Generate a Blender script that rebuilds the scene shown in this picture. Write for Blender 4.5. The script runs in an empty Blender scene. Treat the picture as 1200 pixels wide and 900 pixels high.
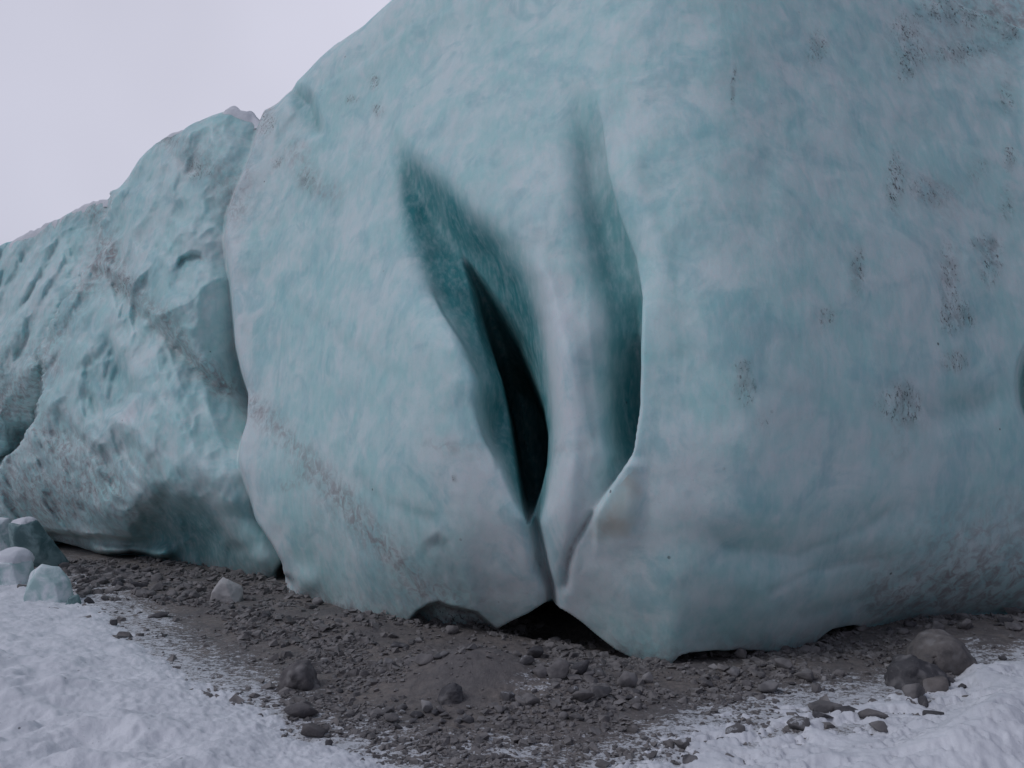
import bpy, bmesh, math, random
import numpy as np
from mathutils import Vector, Matrix

random.seed(11); RNG = np.random.default_rng(11)
scene = bpy.context.scene
C = scene.collection

# ------------------------------------------------------------------ camera model
W0, H0, F0 = 1200.0, 900.0, 942.0          # photograph pixels
CAM_H, PITCH = 1.6, math.radians(5.8)
CP, SP = math.cos(PITCH), math.sin(PITCH)

def project(P):
    x, y, z = P[..., 0], P[..., 1], P[..., 2] - CAM_H
    d = np.maximum(y * CP + z * SP, 0.05)
    up = -y * SP + z * CP
    return 600 + F0 * x / d, 450 - F0 * up / d

def ray(u, v):
    a = (np.asarray(u, float) - 600) / F0; b = (450 - np.asarray(v, float)) / F0
    return np.stack([a, CP - b * SP, SP + b * CP], -1)

# ------------------------------------------------------------------ noise (numpy)
def _hash(i, j, k, s):
    h = (i.astype(np.uint32) * np.uint32(374761393) + j.astype(np.uint32) * np.uint32(668265263)
         + k.astype(np.uint32) * np.uint32(2147483647) + np.uint32(s * 974711 + 13))
    h = (h ^ (h >> np.uint32(13))) * np.uint32(1274126177)
    h = h ^ (h >> np.uint32(16)); h = h * np.uint32(2246822519); h = h ^ (h >> np.uint32(13))
    return (h & np.uint32(0xFFFFFF)).astype(np.float64) / 8388607.5 - 1.0

def vnoise(x, y, z, s=0):
    x, y, z = np.broadcast_arrays(np.asarray(x, float), np.asarray(y, float), np.asarray(z, float))
    xi, yi, zi = np.floor(x), np.floor(y), np.floor(z)
    fx, fy, fz = x - xi, y - yi, z - zi
    q = lambda t: t * t * t * (t * (t * 6 - 15) + 10)
    fx, fy, fz = q(fx), q(fy), q(fz)
    xi, yi, zi = xi.astype(np.int64), yi.astype(np.int64), zi.astype(np.int64)
    r = 0
    for a in (0, 1):
        wa = fx if a else 1 - fx
        for b in (0, 1):
            wb = fy if b else 1 - fy
            for c in (0, 1):
                wc = fz if c else 1 - fz
                r = r + wa * wb * wc * _hash(xi + a, yi + b, zi + c, s)
    return r

def fbm(x, y, z, oct=4, s=0, gain=0.5):
    r, a, f, n = 0, 1.0, 1.0, 0
    for o in range(oct):
        r = r + a * vnoise(x * f + 7.3 * o, y * f + 3.1 * o, z * f + 1.7 * o, s + o); n += a
        a *= gain; f *= 2.03
    return r / n

def sstep(a, b, x):
    t = np.clip((x - a) / (b - a), 0, 1); return t * t * (3 - 2 * t)

def pl(v, pts, ax=1):
    """interpolate the other axis of a polyline that is monotonic in axis ax"""
    p = np.array(sorted(pts, key=lambda q: q[ax]), float)
    return ip(v, p[:, ax], p[:, 1 - ax], 6)

def ip(v, xs, ys, w=14):
    """linear interpolation rounded over +-w so that no crease shows at the control points"""
    v = np.asarray(v, float); r = 0
    for o, k in ((-1, 1), (-.66, 2), (-.33, 3), (0, 3.5), (.33, 3), (.66, 2), (1, 1)): r = r + k * np.interp(v + o * w, xs, ys)
    return r / 15.5

def polydist(u, v, pts):
    """distance to a polyline in pixels"""
    best = np.full(u.shape, 1e9)
    for (x0, y0), (x1, y1) in zip(pts[:-1], pts[1:]):
        dx, dy = x1 - x0, y1 - y0
        t = np.clip(((u - x0) * dx + (v - y0) * dy) / (dx * dx + dy * dy + 1e-9), 0, 1)
        best = np.minimum(best, np.hypot(u - x0 - t * dx, v - y0 - t * dy))
    return best

def sided(u, v, pts):
    """distance to a polyline, side (+1 to the right of its direction in the picture) and fade towards its ends"""
    best = np.full(u.shape, 1e9); side = np.zeros_like(best); arc = np.zeros_like(best)
    L = [0.0]
    for (x0, y0), (x1, y1) in zip(pts[:-1], pts[1:]): L.append(L[-1] + math.hypot(x1 - x0, y1 - y0))
    for i, ((x0, y0), (x1, y1)) in enumerate(zip(pts[:-1], pts[1:])):
        dx, dy = x1 - x0, y1 - y0
        t = np.clip(((u - x0) * dx + (v - y0) * dy) / (dx * dx + dy * dy + 1e-9), 0, 1)
        d = np.hypot(u - x0 - t * dx, v - y0 - t * dy)
        cr = dx * (v - y0) - dy * (u - x0)
        m = d < best
        best = np.where(m, d, best); side = np.where(m, np.sign(cr), side); arc = np.where(m, (L[i] + t * (L[i + 1] - L[i])) / L[-1], arc)
    return best, side, sstep(0, .22, arc) * sstep(1, .78, arc)

def ledge(u, v, pts, reach, sharp=5.0):
    """1 just right of the directed line, fading with distance from it; 0 on its left"""
    d, sd, fd = sided(u, v, pts)
    f = np.exp(-d / reach) * fd
    return sstep(-sharp * .3, sharp, d * sd) * blur(blur(f, 9, 0), 9, 1)

def inpoly(u, v, pts):
    r = np.zeros(np.shape(u), bool); n = len(pts)
    for i in range(n):
        x0, y0 = pts[i]; x1, y1 = pts[(i + 1) % n]
        c = ((y0 > v) != (y1 > v)) & (u < (x1 - x0) * (v - y0) / (y1 - y0 + 1e-9) + x0)
        r ^= c
    return r

def blob(u, v, cu, cv, ru, rv, rot=0.0):
    a = math.radians(rot); du, dv = u - cu, v - cv
    x = (du * math.cos(a) + dv * math.sin(a)) / ru; y = (-du * math.sin(a) + dv * math.cos(a)) / rv
    return np.exp(-(x * x + y * y))

# ------------------------------------------------------------------ materials
def new_mat(name):
    m = bpy.data.materials.new(name); m.use_nodes = True
    nt = m.node_tree; nt.nodes.clear()
    out = nt.nodes.new('ShaderNodeOutputMaterial'); b = nt.nodes.new('ShaderNodeBsdfPrincipled')
    nt.links.new(b.outputs[0], out.inputs[0])
    return m, nt, b

class NB:
    """tiny node-building helper"""
    def __init__(s, nt):
        s.nt = nt; s.tc = nt.nodes.new('ShaderNodeTexCoord'); s.geo = nt.nodes.new('ShaderNodeNewGeometry')
        s.pos = s.geo.outputs['Position']
    def link(s, a, b): s.nt.links.new(a, b)
    def setin(s, sock, val):
        if isinstance(val, bpy.types.NodeSocket): s.link(val, sock)
        else: sock.default_value = val
    def noise(s, vec, scale, detail=4, rough=0.55, dist=0.0):
        n = s.nt.nodes.new('ShaderNodeTexNoise'); s.link(vec, n.inputs['Vector'])
        n.inputs['Scale'].default_value = scale; n.inputs['Detail'].default_value = detail
        n.inputs['Roughness'].default_value = rough; n.inputs['Distortion'].default_value = dist
        return n.outputs['Fac']
    def mapping(s, vec, scale=(1, 1, 1), rot=(0, 0, 0), loc=(0, 0, 0)):
        n = s.nt.nodes.new('ShaderNodeMapping'); s.link(vec, n.inputs['Vector'])
        n.inputs['Scale'].default_value = scale; n.inputs['Rotation'].default_value = rot; n.inputs['Location'].default_value = loc
        return n.outputs[0]
    def voro(s, vec, scale, feat='F1', out='Distance'):
        n = s.nt.nodes.new('ShaderNodeTexVoronoi'); n.feature = feat
        s.link(vec, n.inputs['Vector']); n.inputs['Scale'].default_value = scale
        return n.outputs[out]
    def ramp(s, fac, lo, hi, a=0.0, b=1.0, smooth=True):
        n = s.nt.nodes.new('ShaderNodeMapRange'); n.interpolation_type = 'SMOOTHSTEP' if smooth else 'LINEAR'
        s.link(fac, n.inputs[0]); n.inputs[1].default_value = lo; n.inputs[2].default_value = hi
        n.inputs[3].default_value = a; n.inputs[4].default_value = b
        return n.outputs[0]
    def math(s, op, a, b=0.0, clamp=False):
        n = s.nt.nodes.new('ShaderNodeMath'); n.operation = op; n.use_clamp = clamp
        s.setin(n.inputs[0], a); s.setin(n.inputs[1], b); return n.outputs[0]
    def mix(s, fac, a, b):
        n = s.nt.nodes.new('ShaderNodeMix'); n.data_type = 'RGBA'
        s.setin(n.inputs[0], fac); s.setin(n.inputs[6], a if isinstance(a, bpy.types.NodeSocket) else (*a, 1))
        s.setin(n.inputs[7], b if isinstance(b, bpy.types.NodeSocket) else (*b, 1)); return n.outputs[2]
    def attr(s, name):
        n = s.nt.nodes.new('ShaderNodeAttribute'); n.attribute_name = name; return n.outputs['Fac']
    def bump(s, h, strength, dist, normal=None):
        n = s.nt.nodes.new('ShaderNodeBump'); s.link(h, n.inputs['Height'])
        n.inputs['Strength'].default_value = strength; n.inputs['Distance'].default_value = dist
        if normal is not None: s.link(normal, n.inputs['Normal'])
        return n.outputs[0]

ICE_PALE, ICE_FROST, ICE_DEEP_SHADE = (0.42, 0.675, 0.665), (0.63, 0.755, 0.75), (0.05, 0.27, 0.285)

def ice_wall_material():
    m, nt, b = new_mat('glacier_ice'); k = NB(nt); pos = k.pos
    diag = k.mapping(pos, scale=(1.0, 0.6, 0.35), rot=(0, math.radians(24), 0))
    n1 = k.noise(pos, 0.9, 5, 0.6); n2 = k.noise(diag, 5.0, 6, 0.62, 0.6); n3 = k.noise(diag, 19, 5, 0.6)
    n5 = k.noise(pos, 2.6, 4, 0.55, 1.2)
    mixf = k.math('ADD', k.math('MULTIPLY', n1, 0.40), k.math('MULTIPLY', n2, 0.24))
    mixf = k.math('ADD', mixf, k.math('MULTIPLY', n5, 0.36))
    mixf = k.math('ADD', mixf, k.math('MULTIPLY', k.attr('frost'), 0.22))
    f = k.ramp(mixf, 0.40, 0.61)
    col = k.mix(f, ICE_PALE, ICE_FROST)
    col = k.mix(k.math('MULTIPLY', k.attr('frost'), k.ramp(n5, .3, .65, .35, .75), True), col, (0.70, 0.715, 0.735))
    # blotches of bluer bubble-free ice
    blue = k.math('MULTIPLY', k.ramp(k.noise(pos, 1.7, 6, 0.62, 0.9), 0.47, 0.66), 0.55)
    col = k.mix(blue, col, (0.28, 0.54, 0.57))
    gryp = k.math('MULTIPLY', k.ramp(k.noise(pos, 2.3, 6, 0.65, 0.5), 0.48, 0.68), 0.18)
    col = k.mix(gryp, col, (0.49, 0.55, 0.58))
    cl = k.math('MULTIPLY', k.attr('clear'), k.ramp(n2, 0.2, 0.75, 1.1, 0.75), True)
    col = k.mix(cl, col, ICE_DEEP_SHADE)  # teal of clear ice, with recess shade also put into the colour
    # fine frost grain
    gr = k.ramp(n3, 0.40, 0.72, 0.0, 0.24)
    col = k.mix(gr, col, (0.78, 0.80, 0.82))
    pit = k.ramp(k.noise(pos, 60, 3, 0.6), 0.56, 0.74, 0.0, 0.14)
    col = k.mix(pit, col, (0.22, 0.36, 0.39))
    am = k.math('MULTIPLY', k.attr('amber'), k.ramp(n5, .3, .6, .35, .85), True)
    col = k.mix(am, col, (0.50, 0.505, 0.45))
    # silty veil; in places it also carries painted overhang shade
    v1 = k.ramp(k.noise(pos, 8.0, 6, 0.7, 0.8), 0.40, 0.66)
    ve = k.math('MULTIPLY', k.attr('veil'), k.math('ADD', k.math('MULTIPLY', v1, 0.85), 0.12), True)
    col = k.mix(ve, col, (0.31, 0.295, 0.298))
    # grit frozen in the surface: specks in clusters
    tall = k.mapping(pos, scale=(1, 1, 0.6))
    s1 = k.noise(tall, 36, 5, 0.78, 0.2); s2 = k.noise(tall, 9.0, 4, 0.65, 1.0)
    sp = k.math('MULTIPLY', k.ramp(s1, 0.525, 0.585), k.ramp(s2, 0.42, 0.56))
    g = k.attr('grit')
    sp = k.math('MULTIPLY', sp, k.ramp(g, 0.1, 0.6), True)
    halo = k.math('MULTIPLY', k.math('MULTIPLY', g, 0.50, True), k.ramp(k.noise(pos, 5.5, 5, .68, .8), .36, .62, .05, 1.0))
    col = k.mix(halo, col, (0.16, 0.165, 0.17))
    col = k.mix(k.math('MULTIPLY', sp, 0.9), col, (0.05, 0.047, 0.047))
    # stray specks everywhere
    stray = k.math('MULTIPLY', k.ramp(k.voro(pos, 3.1), 0.055, 0.03), k.ramp(k.noise(pos, 1.3, 2), 0.5, 0.62))
    col = k.mix(k.math('MULTIPLY', stray, 0.75), col, (0.07, 0.07, 0.07))
    k.link(col, b.inputs['Base Color'])
    k.link(k.ramp(n2, 0.3, 0.7, 0.42, 0.66), b.inputs['Roughness'])
    b.inputs['Specular IOR Level'].default_value = 0.30
    b.inputs['Subsurface Weight'].default_value = 0.55; b.inputs['Subsurface Radius'].default_value = (.35, .9, 1.0); b.inputs['Subsurface Scale'].default_value = .16; b.subsurface_method = 'RANDOM_WALK'
    h = k.math('ADD', k.math('MULTIPLY', n2, 0.6), k.math('MULTIPLY', n3, 0.3))
    bn = k.bump(h, 0.20, 0.04)
    bn = k.bump(k.noise(pos, 45, 4, 0.6), 0.20, 0.006, bn)
    k.link(bn, b.inputs['Normal'])
    return m

def chunk_ice_material(name, a, c, rough=0.35):
    m, nt, b = new_mat(name); k = NB(nt); o = k.tc.outputs['Object']
    n1 = k.noise(o, 5, 5, 0.6, 0.6); n2 = k.noise(o, 30, 4, 0.6)
    k.link(k.mix(k.ramp(n1, 0.38, 0.66), a, c), b.inputs['Base Color'])
    b.inputs['Roughness'].default_value = rough; b.inputs['Specular IOR Level'].default_value = 0.4
    k.link(k.bump(k.math('ADD', n1, k.math('MULTIPLY', n2, 0.3)), 0.4, 0.02), b.inputs['Normal'])
    return m

def snow_material():
    m, nt, b = new_mat('snow'); k = NB(nt); pos = k.pos
    n1 = k.noise(pos, 3.0, 5, 0.6); n2 = k.noise(pos, 55, 4, 0.7); n3 = k.noise(pos, 16, 5, 0.65)
    col = k.mix(k.ramp(n1, 0.35, 0.7), (0.66, 0.67, 0.70), (0.77, 0.775, 0.80))
    # dust and tiny grit blown on to the snow
    dirt = k.math('MULTIPLY', k.ramp(n2, 0.60, 0.72), k.ramp(k.noise(pos, 2.2, 4, 0.6), 0.45, 0.62))
    sp = k.math('MULTIPLY', k.ramp(k.voro(pos, 7.0), .075, .045), k.ramp(k.noise(pos, 1.9, 3), .46, .6))
    col = k.mix(k.math('MULTIPLY', sp, .8), col, (.10, .10, .105))
    thin = k.math('ADD', k.math('MULTIPLY', dirt, 0.55), k.math('MULTIPLY', k.ramp(n3, 0.5, 0.75), k.attr('thin')), True)
    col = k.mix(thin, col, (0.27, 0.27, 0.28))
    k.link(col, b.inputs['Base Color']); b.inputs['Roughness'].default_value = 0.75
    b.inputs['Specular IOR Level'].default_value = 0.2
    bn = k.bump(n3, 0.45, 0.02); bn = k.bump(n2, 0.4, 0.005, bn)
    k.link(bn, b.inputs['Normal'])
    return m

def ground_material():
    m, nt, b = new_mat('moraine_mud'); k = NB(nt); pos = k.pos
    n1 = k.noise(pos, 1.4, 5, 0.6); n2 = k.noise(pos, 14, 6, 0.7); n3 = k.noise(pos, 70, 4, 0.7)
    col = k.mix(k.ramp(n1, 0.35, 0.65), (0.165, 0.150, 0.145), (0.235, 0.203, 0.182))
    col = k.mix(k.ramp(n2, 0.35, 0.7, 0.0, 0.6), col, (0.085, 0.08, 0.082))
    col = k.mix(k.ramp(n3, 0.52, 0.72, 0, 0.6), col, (0.22, 0.205, 0.20))
    # powder snow lying in the hollows
    streak = k.mapping(pos, scale=(1.0, 2.2, 1.0), rot=(0, 0, math.radians(28)))
    d1 = k.noise(streak, 9, 6, 0.75, 0.4); d2 = k.noise(pos, 46, 4, 0.75)
    dd = k.math('ADD', k.math('MULTIPLY', d1, 0.6), k.math('MULTIPLY', d2, 0.4))
    thr = k.math('ADD', dd, k.math('MULTIPLY', k.attr('dust'), 0.24))
    dm = k.math('MULTIPLY', k.ramp(thr, 0.60, 0.69), k.ramp(k.attr('dust'), 0.02, 0.3), True)
    col = k.mix(k.math('MULTIPLY', dm, 0.85), col, (0.70, 0.715, 0.74))
    k.link(col, b.inputs['Base Color']); b.inputs['Roughness'].default_value = 0.8
    b.inputs['Specular IOR Level'].default_value = 0.25
    bn = k.bump(n2, 0.7, 0.03); bn = k.bump(n3, 0.6, 0.01, bn)
    k.link(bn, b.inputs['Normal'])
    return m

def stone_material(name, a, c, dusty=0.0):
    m, nt, b = new_mat(name); k = NB(nt); o = k.tc.outputs['Object']
    info = nt.nodes.new('ShaderNodeObjectInfo')
    n1 = k.noise(k.pos, 9, 5, 0.65); n2 = k.noise(k.pos, 60, 4, 0.7)
    n0 = k.noise(k.pos, 11, 1, 0.5)
    col = k.mix(k.ramp(n1, 0.35, 0.68), a, c)
    col = k.mix(k.math('MULTIPLY', info.outputs['Random'], 0.55), col, (0.115, 0.11, 0.115))
    col = k.mix(k.ramp(n0, 0.30, 0.48, 0.55, 0.0), col, (0.075, 0.072, 0.076))
    col = k.mix(k.ramp(n0, 0.52, 0.72, 0.0, 0.6), col, (0.27, 0.255, 0.25))
    col = k.mix(k.ramp(n2, 0.55, 0.75, 0, 0.5), col, (0.24, 0.225, 0.22))
    if dusty:
        up = nt.nodes.new('ShaderNodeSeparateXYZ'); k.link(k.geo.outputs['Normal'], up.inputs[0])
        dm = k.math('MULTIPLY', k.ramp(up.outputs[2], 0.45, 0.85), k.ramp(k.noise(k.pos, 22, 5, 0.7), 0.50, 0.62))
        col = k.mix(k.math('MULTIPLY', dm, dusty), col, (0.72, 0.735, 0.76))
    k.link(col, b.inputs['Base Color']); b.inputs['Roughness'].default_value = 0.82
    b.inputs['Specular IOR Level'].default_value = 0.2
    bn = k.bump(n1, 0.5, 0.03); bn = k.bump(n2, 0.5, 0.008, bn); k.link(bn, b.inputs['Normal'])
    return m

M_ICE = ice_wall_material(); M_SNOW = snow_material(); M_GROUND = ground_material()
M_CHUNK = chunk_ice_material('clear_chunk_ice', (0.09, 0.165, 0.17), (0.25, 0.36, 0.36))
M_CHUNK_WHITE = chunk_ice_material('frosted_chunk_ice', (0.38, 0.53, 0.52), (0.74, 0.77, 0.79), 0.5)
M_CHUNK_DIRTY = chunk_ice_material('silty_chunk_ice', (0.42, 0.40, 0.39), (0.56, 0.53, 0.51), 0.55)
M_AMBER = chunk_ice_material('silt_stained_ice', (0.50, 0.48, 0.45), (0.60, 0.60, 0.58), 0.45)
M_STONE = stone_material('grey_stone', (0.165, 0.153, 0.149), (0.25, 0.23, 0.22))
M_STONE_DUSTY = stone_material('snow_dusted_stone', (0.13, 0.122, 0.12), (0.19, 0.18, 0.175), 0.55)
M_STONE_PALE = stone_material('pale_stone', (0.30, 0.285, 0.28), (0.40, 0.38, 0.37))
M_STONE_DARK = stone_material('dark_slate', (0.06, 0.058, 0.062), (0.10, 0.096, 0.10))
M_STONE_TAN = stone_material('tan_boulder', (0.145, 0.13, 0.122), (0.20, 0.178, 0.165))
M_MUDROCK = stone_material('mud_coated_rock', (0.125, 0.11, 0.107), (0.155, 0.137, 0.13))

# ------------------------------------------------------------------ object helpers
def tag(o, label=None, cat=None, group=None, kind=None):
    if label: o['label'] = label
    if cat: o['category'] = cat
    if group: o['group'] = group
    if kind: o['kind'] = kind

def mesh_from_arrays(name, V, Q, mat, smooth=True, attrs=None):
    me = bpy.data.meshes.new(name)
    me.vertices.add(len(V)); me.vertices.foreach_set('co', np.ascontiguousarray(V, dtype=np.float32).ravel())
    n = Q.shape[1]
    me.loops.add(Q.size); me.loops.foreach_set('vertex_index', np.ascontiguousarray(Q, dtype=np.int32).ravel())
    me.polygons.add(len(Q)); me.polygons.foreach_set('loop_start', np.arange(0, Q.size, n, dtype=np.int32))
    me.polygons.foreach_set('use_smooth', np.full(len(Q), smooth, dtype=bool))
    me.update(calc_edges=True); me.validate()
    me.materials.append(mat)
    for an, av in (attrs or {}).items():
        a = me.attributes.new(an, 'FLOAT', 'POINT'); a.data.foreach_set('value', np.ascontiguousarray(av, dtype=np.float32).ravel())
    o = bpy.data.objects.new(name, me); C.objects.link(o)
    return o

def grid_quads(nr, nc, wrap=False):
    i = np.arange(nr - 1)[:, None]; j = np.arange(nc if wrap else nc - 1)[None, :]
    j2 = (j + 1) % nc
    return np.stack([i * nc + j, i * nc + j2, (i + 1) * nc + j2, (i + 1) * nc + j], -1).reshape(-1, 4)

# ------------------------------------------------------------------ terrain
def zplane(u, v, z=0.0):
    r = ray(u, v); t = (z - CAM_H) / r[..., 2]
    return r[..., 0] * t, r[..., 1] * t

MOUNDS = []                                   # (x, y, h, r)
for (u, v, h, r) in [(410, 735, 0.13, 0.55), (330, 720, 0.06, 0.4), (560, 798, 0.23, 0.42), (500, 790, 0.05, 0.4), (660, 800, 0.07, 0.4),
                     (660, 732, -0.26, 0.42), (725, 752, -0.16, 0.35), (1110, 760, 0.14, 0.9), (1250, 750, 0.16, 1.0), (950, 785, 0.05, 0.5), (120, 690, 0.12, 1.2)]:
    x, y = zplane(u, v); MOUNDS.append((float(x), float(y), h, r))

def ground_z(x, y):
    z = 0.03 * fbm(x * 0.7, y * 0.7, 0.0, 3, 21)
    for (mx, my, h, r) in MOUNDS:
        z = z + h * np.exp(-(((x - mx) ** 2 + (y - my) ** 2) / (r * r)))
    near = np.exp(-((x / 16) ** 2 + ((y - 7) / 14) ** 2))
    z = z + near * (0.022 * fbm(x * 4, y * 4, 0.3, 4, 31) + 0.010 * fbm(x * 19, y * 19, 0.7, 3, 41))
    far = np.hypot(x, y)
    z = z + sstep(30, 300, far) * 6 * fbm(x * 0.012, y * 0.012, 0, 3, 55)
    return z

def drop(u, v):
    """point on the terrain seen at photograph pixel u, v"""
    z = 0.0
    for _ in range(6):
        x, y = zplane(u, v, z); z = float(ground_z(np.array([x]), np.array([y]))[0])
    return float(x), float(y), z

SNOW_L = [(-400, 640), (20, 672), (75, 703), (112, 706), (135, 728), (185, 768), (235, 798), (315, 830), (352, 858), (430, 880), (500, 905), (520, 1400), (-900, 1400)]
SNOW_R = [(640, 915), (690, 893), (720, 880), (820, 838), (880, 824), (960, 815), (1055, 803), (1120, 797), (1128, 770), (1165, 776), (1210, 768), (1700, 730), (2100, 1400), (620, 1400)]
def snow_signed(u, v):
    out = np.full(np.shape(u), -1e9)
    for P in (SNOW_L, SNOW_R):
        d = polydist(u, v, P + [P[0]]); s = np.where(inpoly(u, v, P), d, -d); out = np.maximum(out, s)
    return out

def build_ground():
    a_f = np.linspace(-math.radians(50), math.radians(50), 1000)
    a_b = np.linspace(math.radians(50), math.radians(310), 60)[1:-1]
    ang = np.concatenate([a_f, a_b])
    r = np.concatenate([np.linspace(0.3, 2.9, 10)[:-1], np.exp(np.linspace(math.log(2.9), math.log(17), 520)), np.exp(np.linspace(math.log(17), math.log(900), 34))[1:]])
    R, A = np.meshgrid(r, ang, indexing='ij')
    X, Y = R * np.sin(A), R * np.cos(A)
    Z = ground_z(X, Y)
    P = np.stack([X, Y, Z], -1)
    u, v = project(P)
    front = Y > 0.5
    s = np.where(front, snow_signed(u, v), 60.0)
    s = np.where(R > 22, 100.0, s)
    w = 34 + 0 * s
    dust = sstep(np.where(u < 640, -95, -45), 10, s) * 0.75
    # powder drifted along the mud track and the middle foreground
    dust = np.maximum(dust, 0.75 * blob(u, v, 175, 722, 60, 9, 18))
    dust = np.maximum(dust, 0.70 * blob(u, v, 560, 880, 170, 28))
    dust = np.maximum(dust, 0.45 * blob(u, v, 640, 800, 45, 35))
    dust = np.where(front & (R < 22), dust, 1.0)
    far = sstep(18, 26, R)
    nr, nc = R.shape
    Q = grid_quads(nr, nc, True)
    o = mesh_from_arrays('ground', P.reshape(-1, 3), Q[:, ::-1], M_GROUND, True, {'dust': dust})
    tag(o, kind='structure')
    # ---- snow: a second relief that dips under the mud where it thins out
    pr = slice(9, 529)
    X, Y, Z, u, v, s, front, Rr = (q[pr, :1000] for q in (X, Y, Z, u, v, s, front, R))
    edge = s / 900.0 * (Rr / 5.0)
    inner = sstep(0, 60, s)
    n = 0.026 * fbm(X * 5.5, Y * 5.5, 0.2, 3, 61) + (0.022 - .015 * inner) * fbm(X * 26, Y * 26, 0.6, 3, 71, 0.65)
    t = np.clip(edge * 1.3, -0.12, 0.05) + n - 0.004
    left = u < 600
    rim = np.where(left, 0, sstep(220, 20, s)); t = t - rim * (0.014 + 0.040 * sstep(-.05, .25, fbm(X * 6.5, Y * 9.5, 0.9, 4, 66, .62)))
    t = t + np.where(left, .016, .004) * fbm(X * 13, Y * 13, 1.6, 3, 67) * sstep(0, 60, s)
    deep = sstep(20, 160, s)
    lump = np.where(left, 1.0, 0.25)
    t = t + deep * lump * (0.09 * fbm(X * 2.6, Y * 2.6, 0.1, 2, 81) + 0.045 * fbm(X * 5.2, Y * 5.2, 0.5, 2, 91))
    t = t + deep * np.where(left, 0.05, 0.02)
    # drifts in the right foreground
    t = t + 0.20 * blob(u, v, 1190, 872, 75, 42, -14) + 0.10 * blob(u, v, 1150, 900, 130, 30, -12) + 0.06 * blob(u, v, 1190, 800, 60, 16, -8) + 0.05 * blob(u, v, 1158, 792, 34, 14)
    t = t + 0.05 * blob(u, v, 1010, 905, 110, 18)
    Zs = Z + t
    keep = t > -0.035
    nr, nc = X.shape
    Qs = grid_quads(nr, nc)
    k = keep.reshape(-1)
    Qs = Qs[k[Qs].any(1)]
    used = np.unique(Qs); remap = np.full(nr * nc, -1); remap[used] = np.arange(len(used))
    V = np.stack([X, Y, Zs], -1).reshape(-1, 3)[used]
    thin = (sstep(0.03, -0.002, t) * 0.8).reshape(-1)[used]
    o2 = mesh_from_arrays('snow', V, remap[Qs][:, ::-1], M_SNOW, True, {'thin': thin})
    tag(o2, kind='structure')
    return o
build_ground()

# ------------------------------------------------------------------ glacier wall
FOOT = [(-400, 622), (-100, 632), (0, 640), (60, 642), (120, 653), (190, 664), (240, 676), (300, 690), (335, 694), (370, 699), (430, 716), (480, 728), (530, 738), (580, 738),
        (640, 746), (700, 758), (760, 772), (785, 777), (820, 773), (860, 768), (900, 765), (960, 752), (1000, 744), (1050, 738), (1100, 734), (1150, 731), (1200, 730), (1600, 715)]
TOP = [(-400, 440), (-150, 345), (-60, 305), (0, 279), (20, 272), (60, 250), (100, 232), (134, 222), (141, 205), (150, 188), (165, 172), (190, 154), (215, 139), (235, 126), (255, 119), (280, 125),
       (298, 128), (312, 122), (320, 114), (335, 92), (360, 62), (385, 35), (425, 0), (470, -38), (560, -85), (700, -125), (850, -130), (1000, -110), (1100, -80), (1200, -60), (1600, 40)]
ZROW = [-0.7, 0.0, 0.3, 0.7, 1.2, 1.8, 2.6, 3.6, 5.0, 7.0]
MACRO = {  # depth (m, away from the camera) relative to the foot line
    -400: [0.3, 0, -.1, -.1, -.1, 0, .2, .5, 1.0, 1.8],
    0:    [0.5, 0, -.45, -.95, -1.5, -1.85, -1.9, -1.6, -.9, .1],
    120:  [0.5, 0, -.45, -.95, -1.5, -1.85, -1.9, -1.6, -.9, .1],
    210:  [0.3, 0, -.15, -.55, -1.2, -1.6, -1.65, -1.35, -.7, .2],
    290:  [0.2, 0, -.2, -.3, -.4, -.4, -.2, .1, .6, 1.2],
    360:  [0.2, 0, -.25, -.45, -.6, -.6, -.4, -.1, .5, 1.3],
    450:  [0.4, 0, -.40, -.75, -1.0, -1.05, -.95, -.6, .1, 1.1],
    560:  [0.3, 0, -.35, -.65, -.85, -.92, -.90, -.65, .0, 1.0],
    650:  [0.3, 0, -.30, -.50, -.68, -.75, -.75, -.55, .0, 0.9],
    780:  [0.4, 0, -.20, -.40, -.55, -.60, -.58, -.36, .08, .8],
    900:  [0.8, 0, -.35, -.68, -.92, -1.02, -1.0, -.75, -.2, .6],
    1050: [1.2, 0, -.45, -.88, -1.22, -1.36, -1.30, -1.0, -.35, .5],
    1200: [1.2, 0, -.38, -.68, -.90, -.95, -.85, -.55, .05, .9],
    1600: [1.0, 0, -.4, -.8, -1.0, -1.0, -.8, -.4, .2, 1.0]}

CRACK_MAIN = [(320, 100), (306, 140), (298, 172), (285, 205), (272, 235), (268, 270), (275, 310), (280, 360), (283, 390), (290, 420), (300, 455), (297, 490), (288, 515),
              (285, 540), (292, 565), (300, 590), (305, 612), (325, 640), (338, 665), (342, 700)]
CRACK_FAR = [(142, 195), (138, 215), (134, 228), (124, 262), (119, 292), (98, 322), (74, 360), (45, 408), (57, 432), (55, 455), (47, 482), (38, 505), (10, 540), (-40, 575)]
GA_L = [(456, 150), (458, 180), (470, 230), (488, 290), (503, 348), (520, 372), (542, 415), (558, 450), (555, 478), (566, 512), (588, 552), (604, 590), (619, 614), (626, 650), (638, 690), (640, 712)]
GA_R = [(462, 150), (500, 190), (545, 245), (590, 288), (617, 330), (633, 380), (640, 430), (645, 480), (646, 535), (640, 580), (634, 612), (642, 650), (650, 690), (651, 712)]
CO_L = [(535, 285), (549, 318), (562, 350), (576, 400), (590, 440), (600, 490), (605, 530), (610, 570), (614, 600), (618, 614)]
CO_R = [(537, 285), (560, 318), (582, 350), (606, 390), (624, 435), (635, 470), (640, 505), (639, 545), (633, 575), (626, 600), (620, 614)]
GB_L = [(645, 90), (652, 140), (660, 200), (668, 300), (672, 380), (680, 440), (688, 490), (696, 530), (690, 560), (678, 595)]
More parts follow.
